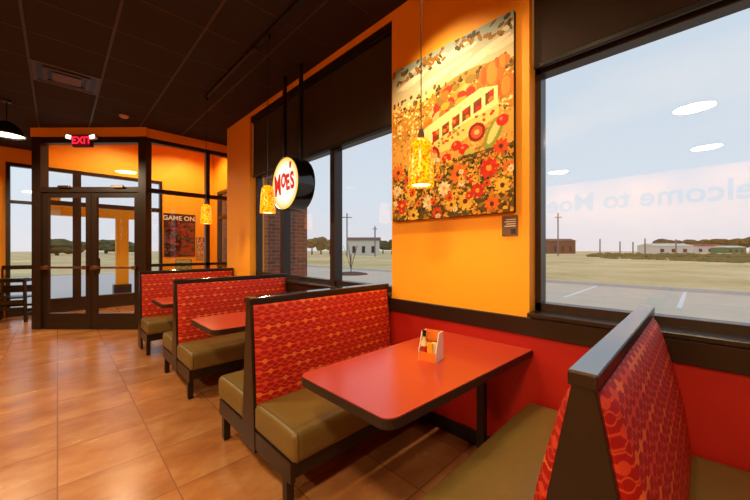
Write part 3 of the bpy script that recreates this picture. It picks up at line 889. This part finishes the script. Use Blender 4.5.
def dome(x, y, label, zb=2.93, energy=60):
    t = thing('dome_pendant', label, 'pendant lamp', (x, y, CZ - .004), group='dome pendants over the aisle')
    z0 = zb - (CZ - .004)
    c = MB(); c.lathe([(.001, 0), (.05, 0), (.05, -.02), (.001, -.025)], seg=20); c.build('canopy', M['black'], t)
    c = MB(); c.tube([(0, 0, -.02), (0, 0, z0 + .2)], .008, 6); c.build('stem', M['black'], t)
    prof = [(.02, .20), (.05, .195), (.10, .16), (.15, .10), (.185, .03), (.19, 0)]
    c = MB(); c.lathe([(r_, z0 + z_) for r_, z_ in prof + [(r_ - .004, z_) for r_, z_ in prof[::-1]]], seg=32); c.build('dome_shade', M['black'], t, smooth=True)
    c = MB(); c.lathe([(.001, z0 + .02), (.175, z0 + .02), (.178, z0 + .024)], seg=32); c.build('diffuser', M['dome_bulb'], t)
    l = bpy.data.lights.new('dome_light', 'AREA'); l.shape = 'DISK'; l.size = .34; l.energy = energy; l.color = (1, .74, .44)
    lo = bpy.data.objects.new('dome_light', l); COL.objects.link(lo); lo.parent = t; lo.location = (0, 0, z0 + .012)
    return t
dome(-.50, 6.75, 'dome pendant glowing at the far left edge of the picture')
dome(-.64, .06, 'dome pendant mirrored as the largest bright disc in the right window')
dome(-2.73, -.05, 'dome pendant mirrored as the lower bright disc in the right window')
dome(-2.85, 2.06, 'dome pendant mirrored as the faint disc at left in the right window')
dome(-.60, 3.40, 'dome pendant over the aisle left of the booths, outside the frame')

# one track head lights the painting; an unseen one is added for the column
def track_head(y, tgt, label, e, size=60):
    t = thing('track_spotlight', label, 'spotlight', (TX, y, CZ - .034), group='track spotlights')
    c = MB(); c.tube([(0, 0, 0), (0, 0, -.06)], .008, 8); c.build('stem', M['black'], t)
    d = (Vector(tgt) - Vector((TX, y, CZ - .13))).normalized()
    c = MB(); c.tube([Vector((0, 0, -.09)) - d * .06, Vector((0, 0, -.09)) + d * .07], .038, 16); c.build('lamp_head', M['black'], t)
    l = bpy.data.lights.new('track_light', 'SPOT'); l.energy = e; l.color = (1, .72, .40); l.spot_size = R(size); l.spot_blend = 1; l.shadow_soft_size = .04
    lo = bpy.data.objects.new('track_light', l); COL.objects.link(lo); lo.parent = t
    lo.location = Vector((0, 0, -.09)) + d * .085; lo.rotation_euler = d.to_track_quat('-Z', 'Y').to_euler()
track_head(1.38, (WX, 1.30, 2.0), 'track spotlight above the frame lighting the painting', 105, 96)
track_head(.55, (WX, .95, 1.3), 'added track spotlight, unseen above the frame, brightening the yellow column', 28, 100)
for yy in (-.6, 1.2, 3.0):  # added spots, out of view, brighten the lettered wall for its window reflection
    TX_ = TX; TX = -5.7
    track_head(yy, (-7, yy, 2.4), 'added spotlight, unseen behind the camera, brightening the lettered wall', 160, 150)
    TX = TX_
# recessed downlights in the vestibule
for (vx, vy, lab) in ((1.0, 8.8, 'recessed downlight in the vestibule ceiling behind the doors'), (2.35, 8.9, 'recessed downlight before the poster wall of the vestibule')):
    t = thing('downlight', lab, 'ceiling light', (vx, vy, VZ), group='vestibule downlights')
    c = MB(); c.lathe([(.085, -.001), (.085, -.008), (.065, -.010), (.065, -.001)], seg=24); c.build('trim_ring', M['white'], t)
    c = MB(); c.lathe([(.001, -.004), (.065, -.004)], seg=24); c.build('lens', M['dome_bulb'], t)
    l = bpy.data.lights.new('downlight_light', 'SPOT'); l.energy = 185; l.color = (1, .74, .42); l.spot_size = R(150); l.spot_blend = .6; l.shadow_soft_size = .06
    lo = bpy.data.objects.new('downlight_light', l); COL.objects.link(lo); lo.parent = t; lo.location = (0, 0, -.02)

# ------------------------------------------------------------------ round hanging sign
sg = thing('hanging_sign', 'round lit hanging sign with red lettering on a white and yellow face', 'sign', (1.82, 3.30, 2.10))
RD = .30; DP = .21
b = MB(); b.lathe([(RD - .012, .002), (RD, 0), (RD, DP), (RD - .012, DP - .002)], seg=64, axis='x'); 
b.lathe([(.001, DP - .004), (RD - .012, DP - .004)], seg=64, axis='x'); b.build('drum', M['gloss_black'], sg, smooth='auto')
b = MB(); b.lathe([(.0005, .004), (RD - .012, .004)], seg=64, axis='x'); b.build('face', M['signface'], sg)
letters = []
def sgn_letter(ch, y, z, size, rot, sc=1.0):
    # the face looks towards -x: reading direction runs towards -y
    mtx = Matrix.Translation((-.001, -y * .9, z * .9)) @ Matrix.Rotation(R(-90), 4, 'Z') @ Matrix.Rotation(R(90), 4, 'X') @ Matrix.Rotation(R(rot), 4, 'Z') @ Matrix.Diagonal((sc, 1, 1, 1))
    letters.append(text_mesh('l', ch, size * .9, M['signred'], None, mtx, ext=.002, off=.010))
sgn_letter('M', -.168, -.02, .36, 4, .60)
sgn_letter('O', -.022, .03, .235, -6, .60)
sgn_letter('E', .083, -.005, .26, 5, .66)
sgn_letter("'", .135, .145, .22, -8, 1)
sgn_letter('S', .190, .005, .28, 6, .66)
lt = join_meshes('lettering', letters, M['signred'], sg)
for sy in (-.18, .18):
    b = MB(); zz = math.sqrt(RD ** 2 - .18 ** 2)
    b.box(DP / 2 - .018, DP / 2 + .018, sy - .018, sy + .018, zz - .01, CZ - 2.10 - .001, .002); b.build('hanging_strap', M['black'], sg)

# ------------------------------------------------------------------ painting
def paint():
    W, H = 190, 236; B_ = np.zeros((H, W, 3)); yy, xx = np.mgrid[0:H, 0:W]; u = (xx + .5) / W; v = (yy + .5) / H
    def fill(mask, c, a=1.0): B_[mask] = B_[mask] * (1 - a) + np.array(c) * a
    def ell(cx, cy, rx, ry, c, rot=0, a=1.0):
        dx, dy = u - cx, (v - cy) * H / W
        X = dx * math.cos(rot) + dy * math.sin(rot); Y = -dx * math.sin(rot) + dy * math.cos(rot)
        fill((X / rx) ** 2 + (Y / ry) ** 2 < 1, c, a)
    def P(poly, c):
        m_ = np.zeros((H, W), bool); n = len(poly); j = n - 1
        for i in range(n):
            xi, yi = poly[i]; xj, yj = poly[j]
            m_ ^= ((yi > v) != (yj > v)) & (u < (xj - xi) * (v - yi) / ((yj - yi) or 1e-9) + xi); j = i
        fill(m_, c)
    t = np.clip(v / .3, 0, 1)[..., None]
    B_[:] = lin(126, 152, 150) * (1 - t) + lin(236, 214, 150) * t
    for _ in range(16): ell(rng.uniform(.2, 1), rng.uniform(.04, .2), rng.uniform(.05, .16), rng.uniform(.012, .03), lin(236, 226, 196), -.2, .6)
    fill(v > .27 + .03 * np.sin(u * 7) - .06 * u, lin(196, 140, 52))
    for _ in range(900): ell(rng.uniform(0, 1), .25 + rng.uniform(0, .24), rng.uniform(.005, .02), rng.uniform(.004, .013), [lin(170, 120, 40), lin(238, 186, 70), lin(250, 214, 110), lin(112, 92, 36), lin(222, 130, 40), lin(252, 232, 160)][rng.randint(6)], rng.uniform(-1, 1))
    for _ in range(60): ell(rng.uniform(.0, 1), .27 - .06 * rng.uniform(0, 1) + rng.uniform(-.01, .03), rng.uniform(.006, .016), rng.uniform(.008, .022), [lin(92, 76, 34), lin(124, 96, 40), lin(72, 60, 30)][rng.randint(3)])
    fill(v > .48, lin(226, 170, 74))
    for _ in range(420): ell(rng.uniform(0, 1), .47 + rng.uniform(0, .26), rng.uniform(.005, .018), rng.uniform(.004, .012), [lin(196, 140, 50), lin(246, 200, 96), lin(214, 156, 60), lin(150, 116, 50)][rng.randint(4)], rng.uniform(-1, 1))
    # pumpkins and squashes behind, right
    for cx, cy, r_ in ((.86, .27, .09), (.95, .36, .075), (.82, .36, .06), (.93, .23, .05), (.74, .32, .05)):
        ell(cx, cy, r_, r_ * .85, lin(206, 116, 30)); ell(cx, cy, r_ * .4, r_ * .8, lin(228, 146, 50)); ell(cx - r_ * .6, cy, r_ * .2, r_ * .7, lin(186, 96, 24))
    # vegetable heap on the roof of the bus
    for _ in range(70):
        k_ = rng.uniform(0, 1); ell(.34 + .38 * k_, .45 - .09 * k_ - abs(rng.normal(0, .05)), rng.uniform(.025, .06), rng.uniform(.018, .035), [lin(236, 170, 60), lin(214, 58, 30), lin(190, 150, 50), lin(232, 196, 120), lin(150, 120, 44), lin(226, 120, 40)][rng.randint(6)], rng.uniform(-1, 1))
    # the bus
    P([(.22, .50), (.34, .44), (.78, .325), (.90, .345), (.905, .50), (.60, .595), (.23, .655)], lin(252, 234, 160))
    P([(.22, .575), (.905, .44), (.905, .50), (.60, .595), (.23, .655)], lin(248, 214, 116))
    for i in range(6):
        x0 = .40 + i * .083; y0 = .487 - i * .024
        P([(x0, y0), (x0 + .06, y0 - .017), (x0 + .06, y0 + .045), (x0, y0 + .062)], lin(120, 70, 34))
        for _ in range(4): ell(x0 + rng.uniform(.01, .05), y0 + rng.uniform(0, .045), .016, .014, [lin(206, 44, 28), lin(232, 130, 40), lin(150, 40, 24)][rng.randint(3)])
    for _ in range(36):
        k_ = rng.uniform(0, 1); ell(.30 + .58 * k_, .60 - .13 * k_ + rng.uniform(-.03, .015), .011, .010, [lin(214, 60, 36), lin(180, 120, 40), lin(160, 150, 60)][rng.randint(3)])
    ell(.305, .56, .02, .03, lin(250, 240, 190))
    for cx, cy in ((.755, .555), (.40, .62)):
        ell(cx, cy, .062, .062, lin(150, 36, 24)); ell(cx, cy, .042, .042, lin(214, 92, 46)); ell(cx, cy, .018, .018, lin(236, 190, 120))
    # corn cob, tomatoes, onion
    ell(.99 - .12, .585, .05, .11, lin(150, 160, 66), .5); ell(.875, .575, .026, .085, lin(238, 224, 130), .5)
    ell(.42, .685, .055, .06, lin(240, 222, 180)); ell(.43, .635, .012, .03, lin(200, 190, 120))
    for cx, cy in ((.66, .63), (.6, .6), (.93, .53), (.52, .66)): ell(cx, cy, .04, .036, lin(206, 48, 28)); ell(cx - .01, cy - .01, .012, .01, lin(240, 130, 90))
    ell(.70, .655, .035, .03, lin(190, 190, 90)); ell(.53, .73, .02, .06, lin(236, 206, 140), .2)
    # flower bed
    fill(v > .70 - .05 * u, lin(96, 78, 30))
    for _ in range(1500): ell(rng.uniform(0, 1), 1 - .33 * rng.uniform(0, 1) ** .8, rng.uniform(.006, .02), rng.uniform(.004, .014), [lin(150, 124, 40), lin(84, 72, 28), lin(196, 152, 50), lin(240, 190, 70), lin(62, 54, 24), lin(224, 140, 44)][rng.randint(6)], rng.uniform(-1.5, 1.5))
    fl = [lin(236, 116, 34), lin(214, 52, 34), lin(240, 196, 70), lin(240, 226, 176), lin(226, 80, 30)]
    spots = [(.62, .76, .07, 0), (.84, .76, .065, 1), (.76, .87, .05, 1), (.92, .66, .05, 4), (.5, .83, .05, 3), (.67, .92, .06, 2), (.06, .68, .06, 0), (.2, .84, .055, 2), (.1, .9, .05, 1), (.36, .9, .05, 3), (.93, .86, .05, 2), (.3, .76, .045, 0), (.05, .8, .045, 3), (.56, .93, .045, 2), (.86, .95, .05, 0), (.44, .97, .045, 4), (.22, .97, .05, 2), (.97, .77, .04, 0), (.16, .74, .04, 4)]
    for _ in range(26): spots.append((rng.uniform(0, 1), rng.uniform(.72, 1), rng.uniform(.018, .032), rng.randint(5)))
    for cx, cy, r_, ci in spots:
        for k_ in range(9):
            a = k_ * 2 * PI / 9 + cx * 9
            ell(cx + .62 * r_ * math.cos(a), cy + .62 * r_ * math.sin(a) * W / H, r_ * .46, r_ * .24, fl[ci] * rng.uniform(.8, 1.1), a)
        ell(cx, cy, r_ * .3, r_ * .3, [lin(96, 50, 20), lin(230, 170, 40)][ci % 2])
    # overhanging leaves, top corners
    for _ in range(70):
        cx = rng.uniform(0, .5) if rng.rand() < .6 else rng.uniform(.6, 1); cy = rng.uniform(0, .10) * (1.3 - cx if cx < .5 else cx)
        ell(cx, cy, rng.uniform(.014, .032), rng.uniform(.008, .016), [lin(70, 62, 30), lin(108, 88, 36), lin(140, 98, 30)][rng.randint(3)], rng.uniform(-1.5, 1.5))
    return np.clip(B_, 0, 1)
PY0, PY1, PZ0, PZ1 = .825, 1.845, 1.59, 2.855
pt = thing('canvas_painting', 'large canvas print of a cream bus heaped with vegetables among flowers', 'painting', (WX - .001, (PY0 + PY1) / 2, PZ0))
hw = (PY1 - PY0) / 2; hh = PZ1 - PZ0
b = MB(); b.box(-.036, 0, -hw, hw, 0, hh, .003); b.build('stretcher_box', mat('canvas_edge', srgb(70, 46, 22), .8), pt)
printed('canvas', paint(), (-.0368, hw, hh), (0, -2 * hw, 0), (0, 0, -hh), None, pt)
mt = Matrix.Translation((-.0375, hw * .66, hh * .585)) @ Matrix.Rotation(R(-90), 4, 'Z') @ Matrix.Rotation(R(90), 4, 'X')
pq = thing('wall_plaque', 'small brown caption plaque low at the right of the painting', 'plaque', (WX - .001, .864, 1.44))
b = MB(); b.box(-.008, 0, -.05, .05, 0, .13, .002); b.build('board', M['plaque'], pq)
b = MB()
for k_ in range(4): b.box(-.0095, -.008, -.04, .03 - .01 * (k_ % 2), .06 + .014 * k_, .066 + .014 * k_)
b.build('caption_lines', M['textwhite'], pq)
b = MB(); b.box(-.0092, -.008, -.04, -.01, .012, .045); b.build('emblem', M['black'], pq)

# ------------------------------------------------------------------ exit sign with emergency heads
ec = A + dv * .62
ec = A + dv * .87
ex = thing('exit_sign', 'red lit exit sign with two lamp heads above the glass doors', 'exit sign', (ec.x, ec.y, 3.08), ang)
# local y negative is towards the dining room
b = MB(); b.box(-.16, .16, -.125, -.072, 0, .20, .006); b.build('housing', M['black'], ex)
b = MB(); b.box(-.145, .145, -.128, -.124, .015, .185); b.build('face', M['exitface'], ex)
mt = Matrix.Translation((0, -.1295, .10)) @ Matrix.Rotation(R(90), 4, 'X')
text_mesh('lettering', 'EXIT', .165, M['exit'], ex, mt, ext=.001, off=.003)
for s in (-1, 1):
    b = MB(); b.box(s * .20 - .05, s * .20 + .05, -.15, -.09, .12, .19, .01, rot=Matrix.Rotation(s * -.25, 3, 'Y')); hdm = b.build('lamp_head', M['white'], ex)
    b = MB(); b.box(s * .20 - .042, s * .20 + .042, -.154, -.150, .125, .185, rot=Matrix.Rotation(s * -.25, 3, 'Y')); b.build('lens', M['led'], hdm)

# ------------------------------------------------------------------ ceiling vent + detector
vt = thing('air_vent', 'square metal air diffuser set in the dark ceiling at upper left', 'air vent', (.082, 5.372, CZ - .006))
b = MB()
for k_, (o_, i_) in enumerate(((.29, .255), (.205, .165))):
    for (x0, x1, y0, y1) in ((-o_, o_, -o_, -i_), (-o_, o_, i_, o_), (-o_, -i_, -i_, i_), (i_, o_, -i_, i_)):
        b.box(x0, x1, y0, y1, -.006 - .008 * k_, .002 - .008 * k_)
b.build('louvre_frame', mat('vent_metal', srgb(84, 70, 60), .5), vt)
b = MB(); b.box(-.125, .125, -.125, .125, -.018, -.012); b.build('centre_plate', mat('vent_plate', srgb(110, 88, 74), .5), vt)
b = MB(); b.box(-.28, .28, -.28, .28, .0, .004); b.build('duct_backing', M['black'], vt)
dx, dy, _ = at(124, 4.95)
sd = thing('smoke_detector', 'small pale detector on the dark ceiling above the doors', 'detector', (dx, dy, CZ - .001))
b = MB(); b.lathe([(.001, 0), (.06, 0), (.06, -.02), (.045, -.035), (.001, -.036)], seg=24); b.build('detector_body', mat('detector_plastic', srgb(200, 160, 140), .5), sd, smooth='auto')
b = MB(); b.lathe([(.062, 0), (.064, 0), (.064, -.008), (.062, -.008)], seg=24); b.build('mounting_ring', M['bldb'], sd)

# ------------------------------------------------------------------ posters in the vestibule
def poster_art(W, H, bg, cols, n, band):
    Bf = np.zeros((H, W, 3)); Bf[:] = bg; yy, xx = np.mgrid[0:H, 0:W]
    for _ in range(n):
        cx, cy = rng.uniform(0, W), rng.uniform(band * H, H); rx, ry = rng.uniform(1.2, W * .12), rng.uniform(1, H * .05)
        Bf[((xx - cx) / rx) ** 2 + ((yy - cy) / ry) ** 2 < 1] = cols[rng.randint(len(cols))]
    return Bf
P1 = thing('poster', 'dark brown poster with pale headline and red collage on the vestibule wall', 'poster', (2.33, YE - .0005, 1.17), group='posters on the vestibule wall')
b = MB(); b.box(-.37, .37, -.012, 0, 0, 1.14); b.build('board', M['black'], P1)
printed('print', poster_art(60, 90, lin(74, 40, 26), [lin(120, 46, 28), lin(150, 60, 34), lin(52, 30, 22), lin(106, 76, 44), lin(168, 40, 26), lin(96, 70, 60)], 150, .2), (-.36, -.013, 1.13), (.72, 0, 0), (0, 0, -1.12), None, P1)
mt = Matrix.Translation((0, -.015, 1.02)) @ Matrix.Rotation(R(90), 4, 'X')
text_mesh('headline', 'GAME ON.', .165, M['textwhite'], P1, mt, ext=.001, off=.004)
P2 = thing('poster', 'narrow cream and red poster right of the dark headline poster', 'poster', (2.86, YE - .0005, 1.08), group='posters on the vestibule wall')
b = MB(); b.box(-.13, .13, -.01, 0, 0, .62); b.build('board', M['black'], P2)
printed('print', poster_art(28, 60, lin(196, 156, 110), [lin(150, 40, 26), lin(84, 54, 34), lin(214, 190, 140), lin(196, 80, 40)], 70, 0), (-.125, -.011, .615), (.25, 0, 0), (0, 0, -.61), None, P2)
P3 = thing('poster', 'small greenish notice below the dark headline poster', 'notice', (2.42, YE - .0005, .80), group='posters on the vestibule wall')
b = MB(); b.box(-.19, .19, -.01, 0, 0, .30); b.build('board', M['black'], P3)
printed('print', poster_art(36, 28, lin(176, 176, 110), [lin(92, 96, 50), lin(210, 210, 160), lin(60, 70, 40)], 50, 0), (-.18, -.011, .29), (.36, 0, 0), (0, 0, -.28), None, P3)

# ------------------------------------------------------------------ stacked high chairs by the left window
def high_chair(loc, rz, label):
    t = thing('high_chair', label, 'high chair', loc, rz, group='wooden high chairs')
    w, d_ = .25, .22; hgt = .80
    for sx in (-1, 1):
        for sy in (-1, 1):
            b_ = MB(); b_.tube([(sx * (w + .03), sy * (d_ + .03), 0.0), (sx * w, sy * d_, hgt - .02)], .028, 8); b_.build('leg', M['wood'], t)
        b_ = MB(); b_.box(sx * w - .018, sx * w + .018, -d_ - .03, d_ + .03, hgt - .05, hgt, .008); b_.build('arm_rail', M['wood'], t)
        b_ = MB(); b_.box(sx * (w + .02) - .012, sx * (w + .02) + .012, -d_ - .02, d_ + .02, .12, .165, .004); b_.build('stretcher', M['wood'], t)
    b_ = MB(); b_.box(-w, w, -d_, d_, .44, .465, .006); b_.build('seat', M['wood'], t)
    for sy in (-1, 1):
        b_ = MB(); b_.box(-w - .01, w + .01, sy * (d_ + .02) - .012, sy * (d_ + .02) + .012, .24, .285, .004); b_.build('stretcher', M['wood'], t)
        b_ = MB(); b_.box(-w - .01, w + .01, sy * d_ - .014, sy * d_ + .014, hgt - .055, hgt - .005, .006); b_.build('cross_rail', M['wood'], t)
    b_ = MB(); b_.box(-w - .012, w + .012, d_ - .012, d_ + .014, hgt + .17, hgt + .25, .012)
    for sx in (-1, 1): b_.box(sx * w - .012, sx * w + .012, d_ - .012, d_ + .012, hgt - .05, hgt + .18)
    b_.build('backrest', M['wood'], t)
    b_ = MB(); b_.box(-w - .02, w + .02, -d_ - .12, -d_ + .12, hgt - .0, hgt + .025, .01); b_.build('tray', M['wood'], t)
    b_ = MB(); b_.box(-w + .02, w - .02, d_ - .02, d_ + .005, .52, .66, .008); b_.build('back_panel', M['wood'], t)
    b_ = MB(); b_.box(-w, w, -d_ - .045, -d_ - .015, .34, .42, .006); b_.build('foot_rest', M['wood'], t)
    return t
high_chair((-.60, 9.22, 0), R(-20), 'dark wooden high chair before the window left of the glass doors')
high_chair((-1.36, 8.98, 0), R(-20), 'dark wooden high chair farther left, cut off by the picture edge')

# ------------------------------------------------------------------ sky and daylight
w = bpy.data.worlds.new('overcast_sky'); scn.world = w; w.use_nodes = True
nt = w.node_tree; nt.nodes.clear()
o = N(nt, 'ShaderNodeOutputWorld'); bg = N(nt, 'ShaderNodeBackground')
tc = N(nt, 'ShaderNodeTexCoord'); sx = N(nt, 'ShaderNodeSeparateXYZ'); nt.links.new(tc.outputs['Generated'], sx.inputs[0])
cr = N(nt, 'ShaderNodeValToRGB'); nt.links.new(sx.outputs[2], cr.inputs[0])
cr.color_ramp.elements[0].position = 0; cr.color_ramp.elements[0].color = srgb(226, 228, 234)
cr.color_ramp.elements[1].position = .6; cr.color_ramp.elements[1].color = srgb(206, 222, 238)
e = cr.color_ramp.elements.new(.16); e.color = srgb(222, 233, 244)
mp = N(nt, 'ShaderNodeMapping'); mp.inputs['Scale'].default_value = (1.6, 1.6, 5); nt.links.new(tc.outputs['Generated'], mp.inputs[0])
nz = N(nt, 'ShaderNodeTexNoise'); nz.inputs['Scale'].default_value = 1.5; nz.inputs['Detail'].default_value = 5; nt.links.new(mp.outputs[0], nz.inputs['Vector'])
cl = N(nt, 'ShaderNodeValToRGB'); cl.color_ramp.elements[0].position = .48; cl.color_ramp.elements[0].color = (0, 0, 0, 1)
cl.color_ramp.elements[1].position = .7; cl.color_ramp.elements[1].color = (.6, .6, .6, 1); nt.links.new(nz.outputs['Fac'], cl.inputs[0])
c = mix_rgb(nt, cl.outputs[0], cr.outputs[0], srgb(240, 240, 242))
nt.links.new(c, bg.inputs[0]); bg.inputs[1].default_value = 1.06
nt.links.new(bg.outputs[0], o.inputs[0])

vs = scn.view_settings
vs.view_transform = 'Standard'; vs.look = 'None'; vs.gamma = 1; vs.exposure = 0; vs.use_curve_mapping = False
scn.cycles.max_bounces = 8; scn.cycles.transparent_max_bounces = 16
